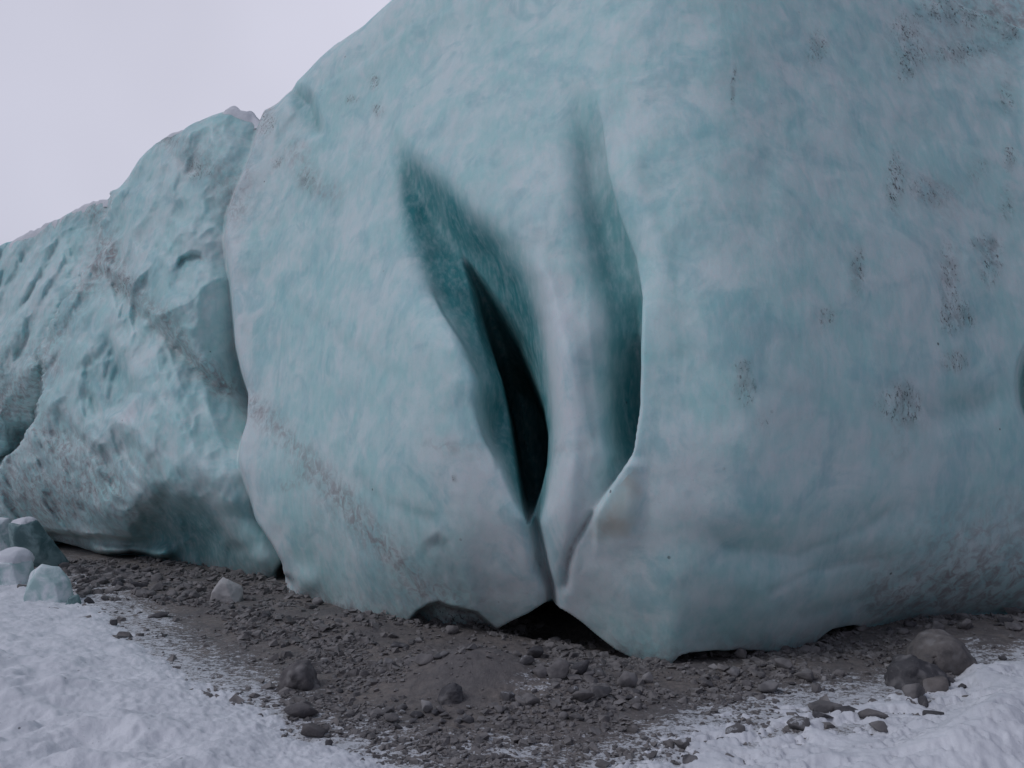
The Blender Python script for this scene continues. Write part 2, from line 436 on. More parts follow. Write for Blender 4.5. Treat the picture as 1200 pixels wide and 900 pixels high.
GB_R = [(690, 90), (702, 140), (708, 200), (722, 250), (739, 300), (746, 350), (745, 420), (744, 480), (738, 530), (722, 556), (694, 600)]

def blur(a, n, axis):
    if n < 2: return a
    pad = [(0, 0)] * a.ndim; pad[axis] = (n, n)
    for _ in range(2):
        p = np.cumsum(np.pad(a, pad, mode='edge'), axis)
        hi = np.take(p, np.arange(n, n + a.shape[axis]) + n // 2, axis); lo = np.take(p, np.arange(n, n + a.shape[axis]) + n // 2 - n, axis)
        a = (hi - lo) / n
    return a

def build_wall():
    ucol = np.concatenate([np.linspace(-400, -20, 90)[:-1], np.linspace(-20, 1220, 830), np.linspace(1220, 1600, 90)[1:]])
    nf, ncap, ntop, nback = 560, 46, 14, 6
    yb = np.array([zplane(u, pl(np.array(u), FOOT, 0))[1] for u in ucol], float)
    yb = blur(yb, 12, 0); ys = blur(yb, 110, 0); yres = yb - ys; yb = ys
    hd = np.stack([(ucol - 600) / F0 / CP, np.ones_like(ucol)], -1)         # plan direction of the column
    # crest height
    vt = pl(ucol, TOP, 0)
    ks = sorted(MACRO); tab = np.array([MACRO[q] for q in ks], float)
    tabc = np.array([np.interp(ucol, ks, tab[:, j]) for j in range(len(ZROW))]).T    # col x zrow
    zt = np.zeros_like(ucol)
    for c in range(len(ucol)):
        z = 5.5
        for _ in range(8):
            d = np.interp(z - 0.2, ZROW, tabc[c]) + 0.5
            yy = yb[c] + d
            b = (450 - vt[c]) / F0
            z = CAM_H + yy * (SP + b * CP) / (CP - b * SP)
        zt[c] = min(z, 8.5)
    rc = np.interp(ucol, [-400, 0, 130, 160, 300, 420, 1600], [.5, .45, .45, .6, .6, 1.1, 1.2])
    nr = nf + ncap + ntop + nback
    Zg = np.zeros((nr, len(ucol))); Dg = np.zeros_like(Zg)
    tf = np.linspace(0, 1, nf)
    for c in range(len(ucol)):
        zf = -0.7 + (zt[c] - rc[c] + 0.7) * tf
        Zg[:nf, c] = zf; Dg[:nf, c] = np.interp(zf, ZROW, tabc[c])
        d0 = Dg[nf - 1, c]
        th = np.linspace(0, math.pi / 2, ncap + 1)[1:]
        Zg[nf:nf + ncap, c] = zt[c] - rc[c] + rc[c] * np.sin(th)
        Dg[nf:nf + ncap, c] = d0 + rc[c] * 1.25 * (1 - np.cos(th))
        tt = np.linspace(0, 1, ntop + 1)[1:]
        Zg[nf + ncap:nf + ncap + ntop, c] = zt[c] - 1.2 * tt ** 2
        Dg[nf + ncap:nf + ncap + ntop, c] = d0 + rc[c] * 1.25 + 9 * tt
        tb = np.linspace(0, 1, nback + 1)[1:]
        Zg[nf + ncap + ntop:, c] = zt[c] - 1.2 + (-0.7 - (zt[c] - 1.2)) * tb
        Dg[nf + ncap + ntop:, c] = d0 + rc[c] * 1.25 + 9.3 + 0.6 * np.sin(tb * math.pi / 2)
    Dg[:nf] = blur(blur(Dg[:nf], 44, 0), 50, 1)
    Dg[:nf] += yres[None, :] * np.exp(-np.clip(Zg[:nf], 0, 9) / 0.55)
    q = nf + ncap
    Dg[:q] = blur(Dg[:q], 26, 0)
    Yd = yb[None, :] + Dg
    P = np.stack([hd[None, :, 0] * Yd, Yd, Zg], -1)
    u, v = project(P)
    face = np.zeros((nr, len(ucol))); face[:nf] = 1; face[nf:nf + ncap] = np.linspace(1, 0.7, ncap)[:, None]; face[nf + ncap:nf + ncap + ntop] = np.linspace(.7, 0, ntop)[:, None]
    X, Y, Z = P[..., 0], P[..., 1], P[..., 2]

    # ---- wobble of the pixel frame so that traced edges get natural irregularity
    wu = 5.0 * fbm(X * 1.6, Y * 1.6, Z * 1.6, 3, 101); wv = 5.0 * fbm(X * 1.6, Y * 1.6, Z * 1.6, 3, 111)
    D = np.zeros_like(u); LX = np.zeros_like(u)
    clear = np.zeros_like(u); veil = np.zeros_like(u); grit = np.zeros_like(u); frost = np.zeros_like(u)

    # ---- general relief
    rough = np.interp(u, [-400, 130, 260, 330, 450, 1200], [1.6, 1.6, 1.3, 1.0, .6, .6])
    D += rough * (0.10 * fbm(X * 0.75, Y * 0.75, Z * 0.75, 3, 121) + 0.028 * fbm(X * 2.6, Y * 2.6, Z * 2.2, 3, 131) + 0.007 * fbm(X * 9, Y * 9, Z * 7, 3, 141))
    ridged = 1 - np.abs(fbm((X + Z * 0.5) * 1.9, Y * 1.2, (Z - X * 0.3) * 0.8, 3, 151))
    fl = fbm((X * .8 - Z * .55) * 1.9, Y * .6, (X * .55 + Z * .8) * .45, 2, 155); fl2 = fbm((X * .75 + Z * .65) * 3.6, Y * .6, (X * .65 - Z * .75) * .6, 3, 158)
    lw = blob(u, v, 20, 360, 95, 110); lw2 = blob(u, v, 90, 560, 120, 70)
    D += 0.34 * lw * fl + 0.28 * lw2 * np.abs(fl2) + 0.04 * sstep(320, 200, u) * fl2
    D += sstep(300, 120, u) * 0.05 * (0.8 - ridged ** 2)
    D += sstep(320, 210, u) * 0.30 * (np.abs(fbm((X + Z * .45) * .95, Y * .5, (Z - X * .35) * .8, 2, 165)) - .2) + sstep(320, 210, u) * 0.10 * np.abs(fbm((X + Z * .5) * 2.6, Y * .9, (Z - X * .4) * 1.9, 2, 168))
    # shallow scallops on the older ice at the left
    sc = np.abs(fbm(X * 2.2 + Z, Y * 1.5, Z * 1.6, 2, 161))
    D += sstep(310, 180, u) * 0.05 * (0.35 - sc)

    # ---- far left shoulder lies behind the middle shoulder
    uf = pl(v + wv * 0.5, CRACK_FAR) + 5.0 * np.abs(np.sin(v * 0.10 + .8 * fbm(Z * 1.5, 0, 0, 2, 157))) + 4.0 * fbm(Z * 7, 0, 3.3, 3, 156) - 2.5; sf = sstep(2, -9, u - uf)
    inv = sstep(185, 215, v)
    D += np.interp(v, [200, 260, 330, 400, 470, 560], [.55, .5, .45, .55, .9, .8]) * sf * inv
    nearf = np.exp(-np.clip(u - uf, 0, 200) / 14.0) * (u >= uf)
    D += 0.22 * nearf * inv * 0.5; LX += -0.10 * nearf * inv
    back = np.exp(-np.clip(uf - u, 0, 300) / 22.0) * sf
    D += (0.35 + 1.1 * sstep(400, 480, v) * sstep(570, 530, v)) * back * inv; D += 0.9 * blob(u, v, 28, 500, 30, 34, -30) * sf; D -= 0.5 * blob(u, v, 38, 428, 14, 18, 20) * sf
    veil += 0.65 * np.exp(-np.abs(u - uf - 12) / 14.0) * sstep(230, 300, v) * sstep(470, 380, v)

    g = ledge(u + wu * 1.5, v + wv * 1.5, [(105, 292), (130, 312), (155, 338), (200, 380), (235, 412), (262, 440), (285, 456)], 42, 8); D += 0.45 * g
    g = ledge(u + wu * 1.5, v + wv * 1.5, [(150, 500), (172, 520), (188, 548), (205, 575), (215, 600)], 40, 10); D += 0.24 * g
    g = ledge(u + wu * 1.5, v + wv * 1.5, [(60, 470), (95, 505), (130, 540), (150, 575)], 40, 10); D += 0.30 * g
    g = ledge(u + wu * 1.5, v + wv * 1.5, [(95, 440), (125, 480), (165, 540)], 34, 10); D += 0.20 * g
    g = ledge(u + wu * 1.2, v + wv * 1.2, [(88, 250), (66, 292), (38, 340), (10, 385)], 30, 8); D += 0.28 * g
    g = ledge(u + wu * 1.2, v + wv * 1.2, [(52, 262), (30, 305), (2, 345)], 24, 8); D += 0.20 * g
    # ---- main mass lies in front of the middle shoulder
    um = pl(v + wv * 0.5, CRACK_MAIN); dm = u - um
    hm = ip(v, [90, 130, 200, 260, 330, 400, 455, 500, 545, 590, 650, 700], [.25, .22, .18, .22, .36, .60, .72, .55, .30, .36, .55, .6])
    sm = sstep(2.5, -8, dm)
    D += hm * sm * np.exp(-np.clip(-dm, 0, 400) / 130.0)
    D += 2.1 * hm * np.exp(-np.clip(-dm, 0, 400) / 45.0) * sm
    shoulder = np.exp(-np.clip(dm, 0, 400) / 22.0) * (1 - sm)
    D += 0.45 * hm * shoulder; LX += -0.17 * hm * np.exp(-np.clip(dm, 0, 400) / 14.0) * (1 - sm)
    frost += 0.8 * np.exp(-np.clip(dm, 0, 400) / 10.0) * (1 - sm)
    veil += 0.45 * np.exp(-np.abs(dm) / 9.0) * sstep(300, 200, v)

    # ---- deep cleft (groove A)
    vv, uu = v + wv * 0.25, u + wu * 0.22
    # pushed-in ice is seen nearer the horizon: let for that, so that the hollows keep the traced outline
    v0 = vv
    for _ in range(3):
        x_ = (uu - pl(vv, GA_L)) / np.maximum(pl(vv, GA_R) - pl(vv, GA_L), 3.0); y_ = (uu - pl(vv, GB_L)) / np.maximum(pl(vv, GB_R) - pl(vv, GB_L), 3.0)
        d0 = np.interp(vv, [150, 175, 220, 300, 380, 450, 520, 570, 612, 690], [.05, .10, .42, .85, 1.0, 1.0, .8, .5, .3, .1]) * np.interp(x_, [-.5, .1, .45, .9, 1.3], [0, .5, 1, .5, 0])
        d0 = d0 + np.interp(vv, [85, 120, 180, 250, 320, 400, 460, 510, 540, 570], [0, .05, .2, .3, .36, .45, .55, .45, .3, 0]) * np.interp(y_, [-.3, .5, .9, 1.1], [0, .8, 1, 0])
        d0 = blur(blur(d0, 10, 0), 10, 1)
        vv = v0 + (545 - v0) * d0 / (Y + d0)
    ua, ub = pl(vv, GA_L), pl(vv, GA_R)
    xa = (uu - ua) / np.maximum(ub - ua, 3.0)
    depA = ip(vv, [150, 175, 220, 300, 380, 450, 520, 570, 612, 650, 690, 715], [0, .10, .48, 1.0, 1.2, 1.2, 1.05, .75, .42, .24, .22, .18])
    up = sstep(420, 250, vv)                                   # the upper half is a softer scoop
    pA = ip(xa, [-.35, 0, .12, .3, .5, .62, .8, .9, 1.0, 1.12, 1.4], [0, .07, .30, .50, .78, 1, .92, .60, .22, .07, 0], .10)
    pB = ip(xa, [-1.2, -.5, -.1, .15, .32, .44, .58, .78, 1.0, 1.35, 1.8], [0, .04, .18, .55, .90, 1.0, .97, .66, .28, .07, 0], .22)
    pr = pA * (1 - up) + pB * up
    D += depA * pr
    clear = np.maximum(clear, sstep(0.04, 0.50, pr * np.clip(depA * 1.6, 0, 1)) * sstep(660, 560, vv))  # clear ice in the cleft; its shade is partly painted in too
    # terrace lip inside the left flank
    lip = pl(vv, [(500, 330), (518, 372), (545, 412), (562, 452), (572, 490), (580, 540)])
    D += 0.10 * sstep(-2, 4, uu - lip) * sstep(335, 370, vv) * sstep(560, 500, vv) * (xa < 0.6)
    D += 0.09 * ledge(uu, vv, [(548, 262), (580, 292), (606, 326), (622, 366), (634, 420), (641, 480)], 16, 4) * (xa < 1.1)
    # scoop under the left rim
    D += 0.22 * blob(uu, vv, 576, 500, 14, 34, 20) * (uu > pl(vv, GA_L))
    # black core of the cleft
    ca, cb = pl(vv, CO_L), pl(vv, CO_R)
    mid, half = (ca + cb) / 2, np.maximum((cb - ca) / 2, 0.4)
    q = np.abs(uu - mid) / half
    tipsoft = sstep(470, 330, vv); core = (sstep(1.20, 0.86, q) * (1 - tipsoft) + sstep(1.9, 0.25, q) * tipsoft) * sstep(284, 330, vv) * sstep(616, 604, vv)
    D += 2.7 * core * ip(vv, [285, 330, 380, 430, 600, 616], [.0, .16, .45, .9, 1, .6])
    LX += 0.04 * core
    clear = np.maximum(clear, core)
    # crease running from the cleft to the cave
    cr = pl(vv, [(620, 605), (629, 640), (634, 668), (646, 690), (647, 712)])
    D += 0.15 * np.exp(-((uu - cr) / 9.0) ** 2) * sstep(600, 622, vv) * sstep(730, 705, vv)
    veil += 0.7 * blob(u, v, 631, 662, 7, 14)

    # ---- second groove (B) with its sharp right lip
    ba, bb = pl(vv, GB_L), pl(vv, GB_R)
    xb = (uu - ba) / np.maximum(bb - ba, 3.0)
    depB = ip(vv, [85, 120, 180, 250, 320, 400, 460, 510, 540, 570, 600], [0, .07, .26, .40, .48, .60, .75, .66, .40, .16, .0])
    soft = sstep(395, 285, vv)
    pS = ip(xb, [-.1, .0, .25, .5, .75, .90, .96, 1.0, 1.05, 1.12], [0, .02, .16, .42, .8, 1, .88, .5, .12, 0], .035)
    pT = ip(xb, [-.5, .0, .3, .55, .78, 1.0, 1.3, 1.6], [0, .12, .42, .85, 1.0, .50, .12, 0], .22)
    prb = pS * (1 - soft) + pT * soft
    D += depB * prb
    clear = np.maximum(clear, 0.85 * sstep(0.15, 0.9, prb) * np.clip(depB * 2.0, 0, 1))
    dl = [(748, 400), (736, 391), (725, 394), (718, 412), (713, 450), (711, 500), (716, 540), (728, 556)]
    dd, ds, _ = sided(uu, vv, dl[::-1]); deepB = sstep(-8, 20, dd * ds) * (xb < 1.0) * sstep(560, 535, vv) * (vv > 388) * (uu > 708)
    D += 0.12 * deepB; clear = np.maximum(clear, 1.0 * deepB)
    LX += 0.14 * depB * sstep(.6, .95, xb) * sstep(1.10, 1.0, xb)
    # the sharp lip itself stands a little proud
    D -= 0.07 * np.exp(-np.clip(xb - 1.02, 0, 9) * 3.0) * (xb > 1.0) * sstep(250, 330, vv) * sstep(560, 520, vv)
    # rib between the grooves
    rib = pl(vv, [(600, 250), (640, 330), (660, 420), (668, 500), (668, 560), (660, 640)])
    D -= 0.10 * np.exp(-((uu - rib) / 16.0) ** 2) * sstep(260, 340, vv) * sstep(690, 600, vv)
    frost += 0.9 * np.exp(-((uu - rib) / 22.0) ** 2) * sstep(280, 380, vv)
    # brown hairline crease right of the rib
    hc = pl(vv, [(694, 600), (684, 618), (670, 640), (664, 665), (662, 690)])
    D += 0.06 * np.exp(-((uu - hc) / 5.0) ** 2) * sstep(596, 606, vv) * sstep(700, 680, vv)
    veil += 0.95 * np.exp(-np.abs(uu - hc) / 3.0) * sstep(604, 618, vv) * sstep(700, 670, vv)
    # wedge under the lip
    wl = pl(vv, [(738, 533), (716, 566), (694, 603)])
    D -= 0.10 * sstep(-2, 6, uu - wl) * sstep(762, 732, uu) * sstep(532, 548, vv) * sstep(665, 590, vv)
    frost += 0.8 * blob(u, v, 560, 560, 60, 40, 20) + 0.9 * blob(u, v, 600, 650, 50, 60) + 0.6 * blob(u, v, 700, 650, 60, 50) + 0.5 * blob(u, v, 790, 560, 60, 90)

    ap = [(742, 548), (750, 575), (746, 605), (735, 628), (705, 636), (692, 630), (700, 605), (722, 572)]
    amber = np.interp(polydist(u + wu, v + wv, ap) * np.where(inpoly(u + wu, v + wv, ap), 1, -1), [-5, 3, 12], [0, .6, 1])
    # ---- smaller hollows and folds
    def scoop(cu, cv, ru, rv, rot, dep, cl=0.4):
        nonlocal D, clear
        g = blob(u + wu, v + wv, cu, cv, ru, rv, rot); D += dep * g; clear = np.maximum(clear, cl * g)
    # hollow with a sharp upper right edge near the crest
    g = ledge(u + wu * .5, v + wv * .5, [(382, 160), (378, 135), (370, 110), (355, 98), (340, 96), (332, 101)][::-1], 26, 7)
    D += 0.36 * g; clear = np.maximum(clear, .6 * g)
    g = ledge(u + wu * .5, v + wv * .5, [(205, 306), (212, 292), (224, 285), (236, 284), (244, 294)], 14, 3)
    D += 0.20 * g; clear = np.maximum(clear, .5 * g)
    # scoop on the middle shoulder bounded by a curled edge
    g = ledge(u + wu * .4, v + wv * .4, [(124, 380), (140, 396), (147, 418), (160, 440), (164, 456), (148, 474), (128, 488), (108, 497)], 45, 12)
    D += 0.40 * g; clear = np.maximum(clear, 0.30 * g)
    frost += 0.8 * blob(u, v, 150, 482, 22, 12, -35)
    # big shaded hollow low on the middle shoulder
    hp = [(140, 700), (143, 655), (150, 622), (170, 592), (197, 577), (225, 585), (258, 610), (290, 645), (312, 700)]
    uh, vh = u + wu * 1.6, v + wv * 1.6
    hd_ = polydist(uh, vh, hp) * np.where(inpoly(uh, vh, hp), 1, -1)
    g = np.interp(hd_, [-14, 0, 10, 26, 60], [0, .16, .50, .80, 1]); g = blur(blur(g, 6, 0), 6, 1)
    D += 0.95 * g; clear = np.maximum(clear, .85 * g); veil += 0  # the teal also deepens the hollow's shade by colour
    veil += .75 * blob(u, v, 70, 585, 110, 50, 10) + .6 * blob(u, v, 10, 470, 50, 90); grit += .12 * blob(u, v, 80, 575, 100, 50)  # lower left: silt, plus overhang shade put into the colour
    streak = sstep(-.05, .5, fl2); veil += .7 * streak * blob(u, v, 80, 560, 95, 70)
    # undercut with a low rounded sill at the far left foot
    und = sstep(618, 634, v - (u - 60) * 0.13 + wv * 0.6) * sstep(200, 150, u) * sstep(20, 60, u); D += 0.9 * und
    sill = np.exp(-(((v - 648 - (u - 130) * 0.10) / 9.0) ** 2)) * sstep(90, 120, u) * sstep(215, 180, u); D -= 0.75 * sill
    gap = sstep(6, 12, v - pl(u, [(50, 628), (100, 645), (150, 655), (190, 662)], 0)) * sstep(60, 75, u) * sstep(196, 186, u); D += 1.2 * gap
    # lobe at the bottom of the crack and the small black gap beside it
    D -= 0.16 * blob(u, v, 360, 682, 18, 16, 35); D += 1.0 * blob(u, v, 336, 690, 10, 9, -40)
    D -= 0.08 * blob(u, v, 312, 668, 22, 22, 0)
    # folded edge above the dark dirty bulge
    g = ledge(u + wu * .4, v + wv * .4, [(485, 650), (498, 634), (513, 625), (526, 634), (540, 662), (550, 690), (556, 715)], 45, 12); D += 0.07 * g; clear = np.maximum(clear, .35 * g)
    # dirty recess at the foot
    dp_ = [(474, 760), (479, 731), (490, 716), (503, 708), (514, 706), (526, 711), (546, 716), (559, 719), (566, 725), (582, 740), (584, 760)]
    dome = np.interp(polydist(u + wu * .6, v + wv * .6, dp_) * np.where(inpoly(u + wu * .6, v + wv * .6, dp_), 1, -1), [-3, 1, 7], [0, .5, 1]); D += 0.34 * dome; veil += 1.2 * dome; grit += 0.5 * dome
    veil += .35 * blob(u, v, 520, 700, 60, 16)
    # cave under the cleft
    lipv = pl(u + wu * .2, [(574, 742), (585, 735), (600, 727), (620, 718), (634, 709), (640, 707), (650, 711), (664, 717), (680, 728), (700, 745), (722, 762), (745, 774), (762, 779), (782, 786)], 0)
    ins = sstep(574, 586, u) * sstep(784, 770, u)
    D += 2.0 * sstep(0, 9, v - lipv) * ins
    # thin black gap right of the toe
    lip2 = pl(u, [(786, 780), (796, 769), (812, 765), (850, 763), (880, 762), (905, 765), (925, 772)], 0)
    D += 1.1 * sstep(0, 7, v - lip2) * sstep(786, 794, u) * sstep(925, 905, u)
    lip3 = pl(u, [(955, 752), (975, 737), (1000, 732), (1012, 735)], 0)
    D += 0.8 * sstep(0, 7, v - lip3) * sstep(955, 965, u) * sstep(1012, 1004, u)
    # hollow at the right margin and soft bays on the right hand face
    D += 0.9 * sstep(1.1, .8, np.hypot((u - 1228 + wu * .4) / 36.0, (v - 450) / 58.0))
    scoop(1130, 475, 45, 18, -10, 0.08, 0.35); scoop(930, 650, 120, 26, 6, 0.10, 0.22); scoop(870, 250, 60, 120, 0, 0.05, 0.06)
    scoop(1010, 610, 90, 22, -12, 0.06, 0.12)
    for pts, w_, a_ in [([(850, 640), (890, 645), (930, 652), (985, 630), (1040, 600)], 7, .30), ([(905, 690), (960, 668), (1040, 655)], 6, .22), ([(940, 720), (1010, 700), (1080, 668)], 7, .25), ([(700, 560), (720, 540)], 5, .2),
                        ([(420, 560), (455, 590), (500, 610)], 8, .2), ([(330, 330), (400, 400), (460, 440)], 10, .12), ([(760, 200), (790, 300), (800, 420)], 14, .10), ([(880, 60), (900, 160), (895, 260)], 20, .10)]:
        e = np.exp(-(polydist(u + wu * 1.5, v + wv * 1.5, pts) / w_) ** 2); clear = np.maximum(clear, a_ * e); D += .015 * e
    # slab ridge in the upper right corner
    rg = pl(u, [(1080, -20), (1120, 0), (1160, 15), (1205, 36), (1400, 90)], 0)
    D += 0.20 * sstep(3, -5, v - rg) * sstep(1060, 1110, u); veil += 0.55 * sstep(6, -6, v - rg) * sstep(1080, 1120, u)

    # ---- grit clusters and silt, with some shade painted in
    for (cu, cv, ru, rv, s) in [(1064, 44, 18, 26, .75), (1058, 84, 9, 10, .6), (1108, 8, 20, 10, 1.0), (1132, 58, 22, 8, .7), (1178, 34, 9, 12, .8), (958, 55, 11, 16, .8), (1050, 215, 6, 26, 1), (1086, 222, 20, 14, .8),
            (1110, 330, 9, 34, 1), (1124, 374, 12, 14, 1.1), (1161, 305, 9, 22, 1.1), (1006, 320, 6, 24, .9), (870, 428, 8, 7, .8), (872, 456, 9, 12, 1), (892, 492, 8, 8, .6), (1052, 476, 20, 16, 1.1), (1120, 428, 14, 10, .7),
            (1182, 190, 6, 10, .9), (1145, 200, 10, 10, .6), (970, 372, 10, 12, .6), (1150, 285, 14, 8, .7), (437, 95, 5, 10, 1), (412, 115, 5, 5, .7), (445, 132, 5, 5, .7), (310, 136, 9, 14, 1.0), (148, 332, 8, 8, 1),
            (236, 186, 14, 8, .7), (198, 157, 10, 6, .8), (360, 214, 10, 8, .8), (325, 187, 7, 6, .7), (862, 100, 2.2, 18, .9), (1150, 15, 20, 12, .8), (1175, 110, 8, 10, .7), (1180, 240, 8, 18, .5), (530, 565, 3, 4, .9)]:
        grit += .95 * s * blob(u + wu * 2.6, v + wv * 2.6, cu, cv, ru * 1.25, rv * 1.3)
    def band(pts, w, a, g=0.0):
        nonlocal veil, grit
        d = polydist(u + wu, v + wv, pts); e = np.exp(-(d / w) ** 2); veil = veil + a * e; grit = grit + g * e
    band([(125, 300), (150, 330), (195, 370), (235, 415), (262, 440)], 15, 0.75, 0.22)
    band([(262, 440), (285, 450)], 22, 0.4)
    band([(305, 475), (340, 520), (385, 568), (440, 630), (490, 680), (525, 705)], 15, 0.75, 0.12)
    band([(355, 560), (330, 570)], 8, 0.5)
    band([(345, 175), (360, 205), (385, 225)], 16, 0.5, 0.1); band([(205, 165), (245, 180), (270, 205), (280, 240)], 20, 0.45, 0.08)
    band([(112, 235), (118, 260), (125, 290)], 10, 0.6, 0.15); band([(0, 470), (50, 430)], 18, 0.4); band([(50, 590), (120, 560), (90, 520)], 30, 0.45, 0.15)
    band([(400, 600), (470, 660)], 40, 0.22); band([(1040, 700), (1200, 680)], 30, 0.9, 0.12); veil += .35 * blob(u, v, 1150, 655, 120, 55); band([(1120, 640), (1210, 600)], 40, 0.30, 0.05)  # lower right: silt at the foot, broad blob adds painted overhang shade
    band([(500, 520), (560, 528)], 10, 0.35); band([(1085, 225), (1110, 235)], 22, 0.35); band([(1060, 490), (1050, 520)], 22, 0.3); band([(1110, 50), (1180, 40)], 45, .35, .1)
    band([(30, 272), (60, 252), (135, 224)], 6, 0.4, .2); band([(160, 175), (200, 150), (240, 128)], 5, 0.5, .2)
    band([(700, 500), (690, 520), (640, 530)], 6, 0.2)

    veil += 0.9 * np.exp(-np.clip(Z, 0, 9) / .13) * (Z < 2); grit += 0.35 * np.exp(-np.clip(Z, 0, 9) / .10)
    D *= face; LX *= face
    Yn = Y + D
    Xn = hd[None, :, 0] * Yn + LX
    Pn = np.stack([Xn, Yn, Z], -1)
    # crest relief
    topm = 1 - face
    Pn[..., 2] += (0.10 * fbm(X * 1.6, Y * 1.6, 0, 3, 171) * np.clip(topm * 2, 0, 1))
    Q = grid_quads(nr, len(ucol))
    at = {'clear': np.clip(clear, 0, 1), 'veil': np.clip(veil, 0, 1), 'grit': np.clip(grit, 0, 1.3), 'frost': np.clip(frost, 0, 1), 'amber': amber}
    root = bpy.data.objects.new('glacier_wall', None); C.objects.link(root)
    # three lobes of the wall, parted along the two cracks that divide it
    side = np.where(dm > -5, 0, np.where(u - uf > -5, 1, 2)); side = np.minimum.accumulate(side[::-1], 0)[::-1] if False else side
    fs = side.reshape(-1)[Q].max(1)
    for kk, (nm, lab) in enumerate([('ice_lobe', 'broad main ice face with the dark cleft'), ('ice_lobe', 'middle ice shoulder with a brown diagonal band'), ('ice_lobe', 'fluted ice shoulder farthest left')]):
        Qk = Q[fs == kk]; used = np.unique(Qk); remap = np.zeros(Pn.shape[0] * Pn.shape[1], np.int64); remap[used] = np.arange(len(used))
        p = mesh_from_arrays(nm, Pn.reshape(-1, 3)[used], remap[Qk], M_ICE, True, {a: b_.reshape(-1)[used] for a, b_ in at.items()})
        p.parent = root; p['label'] = lab
    o = root
    return o, Pn, nf, ncap, ucol
WALL, WP, NF, NCAP, UCOL = build_wall()
tag(WALL, 'tall smooth blue green glacier ice wall split by a dark slanting cleft', 'glacier')

# snow lying on the crest: strips that follow the crest surface
def crest_snow(u0, u1, thick, back=0.55, start=0.62):
    cs = np.where((UCOL >= u0) & (UCOL <= u1))[0]
    r0 = NF + int(NCAP * start); r1 = NF + NCAP + 2
    rows = np.arange(r0, r1)
    G = WP[np.ix_(rows, cs)].copy()
    nr, nc = G.shape[:2]
    a = np.sin(np.linspace(0, math.pi, nc)) ** 0.6
    b = sstep(0, 0.35, np.linspace(0, 1, nr))
    t = -.05 * (1 - a[None, :]) ** 2 - .05 * (1 - b[:, None]) ** 2 + thick * a[None, :] * b[:, None] * (0.75 + 0.5 * fbm(G[..., 0] * 5, G[..., 1] * 5, 0, 3, 181))
    n = fbm(G[..., 0] * 9, G[..., 2] * 9, 0, 3, 191) * 0.02
    G[..., 2] = blur(G[..., 2], 7, 1) + t + n * .4 - 0.006
    G[..., 1] = blur(G[..., 1], 7, 1)
    Q = grid_quads(nr, nc)
    o = mesh_from_arrays('snow_cap', G.reshape(-1, 3), Q, M_SNOW, True, {'thin': np.zeros(nr * nc)})
    o.parent = WALL
    return o
crest_snow(247, 297, 0.17, start=0.40)['label'] = 'white snow cap in the notch of the crest'
crest_snow(2, 60, 0.10, start=0.5); crest_snow(60, 118, 0.06, start=0.6); crest_snow(176, 206, 0.05, start=0.6)

# ------------------------------------------------------------------ stones
def rock_bm(seed, pts=16, flat=0.7, sub=1, rough=0.12, smoothness=0.12):
    """an angular lump: convex hull of random points, subdivided and worn"""
    r = np.random.default_rng(seed); bm = bmesh.new()
    p = r.normal(size=(pts, 3)); p /= np.linalg.norm(p, axis=1)[:, None]
    p *= (0.78 + 0.44 * r.random((pts, 1)))
    p *= np.array([1.0, 0.72 + 0.3 * r.random(), flat])
    for q in p: bm.verts.new(q)
    res = bmesh.ops.convex_hull(bm, input=bm.verts)
    for vtx in [x for x in bm.verts if not x.link_faces]: bm.verts.remove(vtx)
    if sub:
        bmesh.ops.bevel(bm, geom=list(bm.edges), offset=0.055, segments=1, affect='EDGES', profile=0.5)
        bmesh.ops.triangulate(bm, faces=bm.faces)
        bmesh.ops.subdivide_edges(bm, edges=[e for e in bm.edges if e.calc_length() > 0.3], cuts=sub, use_grid_fill=True)
        bmesh.ops.triangulate(bm, faces=bm.faces)
        if smoothness: bmesh.ops.smooth_vert(bm, verts=bm.verts, factor=smoothness, use_axis_x=True, use_axis_y=True, use_axis_z=True)
        co = np.array([v.co for v in bm.verts]); s = seed % 97
        n = fbm(co[:, 0] * 2.2 + s, co[:, 1] * 2.2, co[:, 2] * 2.2, 4, seed % 50)
        for v_, d in zip(bm.verts, n): v_.co *= 1 + rough * float(d)
    bmesh.ops.recalc_face_normals(bm, faces=bm.faces)
    # unit box: x,y,z half-sizes become 1
    co = np.array([v.co for v in bm.verts]); mn, mx = co.min(0), co.max(0)
    for v_ in bm.verts:
        v_.co = Vector([(v_.co[i] - (mn[i] + mx[i]) / 2) / ((mx[i] - mn[i]) / 2) for i in range(3)])
    return bm

def bm_to_mesh(bm, name, mat, smooth=True):
    me = bpy.data.meshes.new(name); bm.to_mesh(me); bm.free()
    me.materials.append(mat)
    me.polygons.foreach_set('use_smooth', np.full(len(me.polygons), smooth, dtype=bool)); me.update()
    return me

_cache = {}
def rock_mesh(name, seed, mat, **kw):
    key = (name, seed, mat.name, tuple(sorted(kw.items())))
    if key not in _cache: _cache[key] = bm_to_mesh(rock_bm(seed, **kw), name, mat, kw.get('smoothness', .5) > 0.3)
    return _cache[key]

def px_size(u, v):
    x, y, z = drop(u, v); return (y * CP + (z - CAM_H) * SP) / F0, (x, y, z)

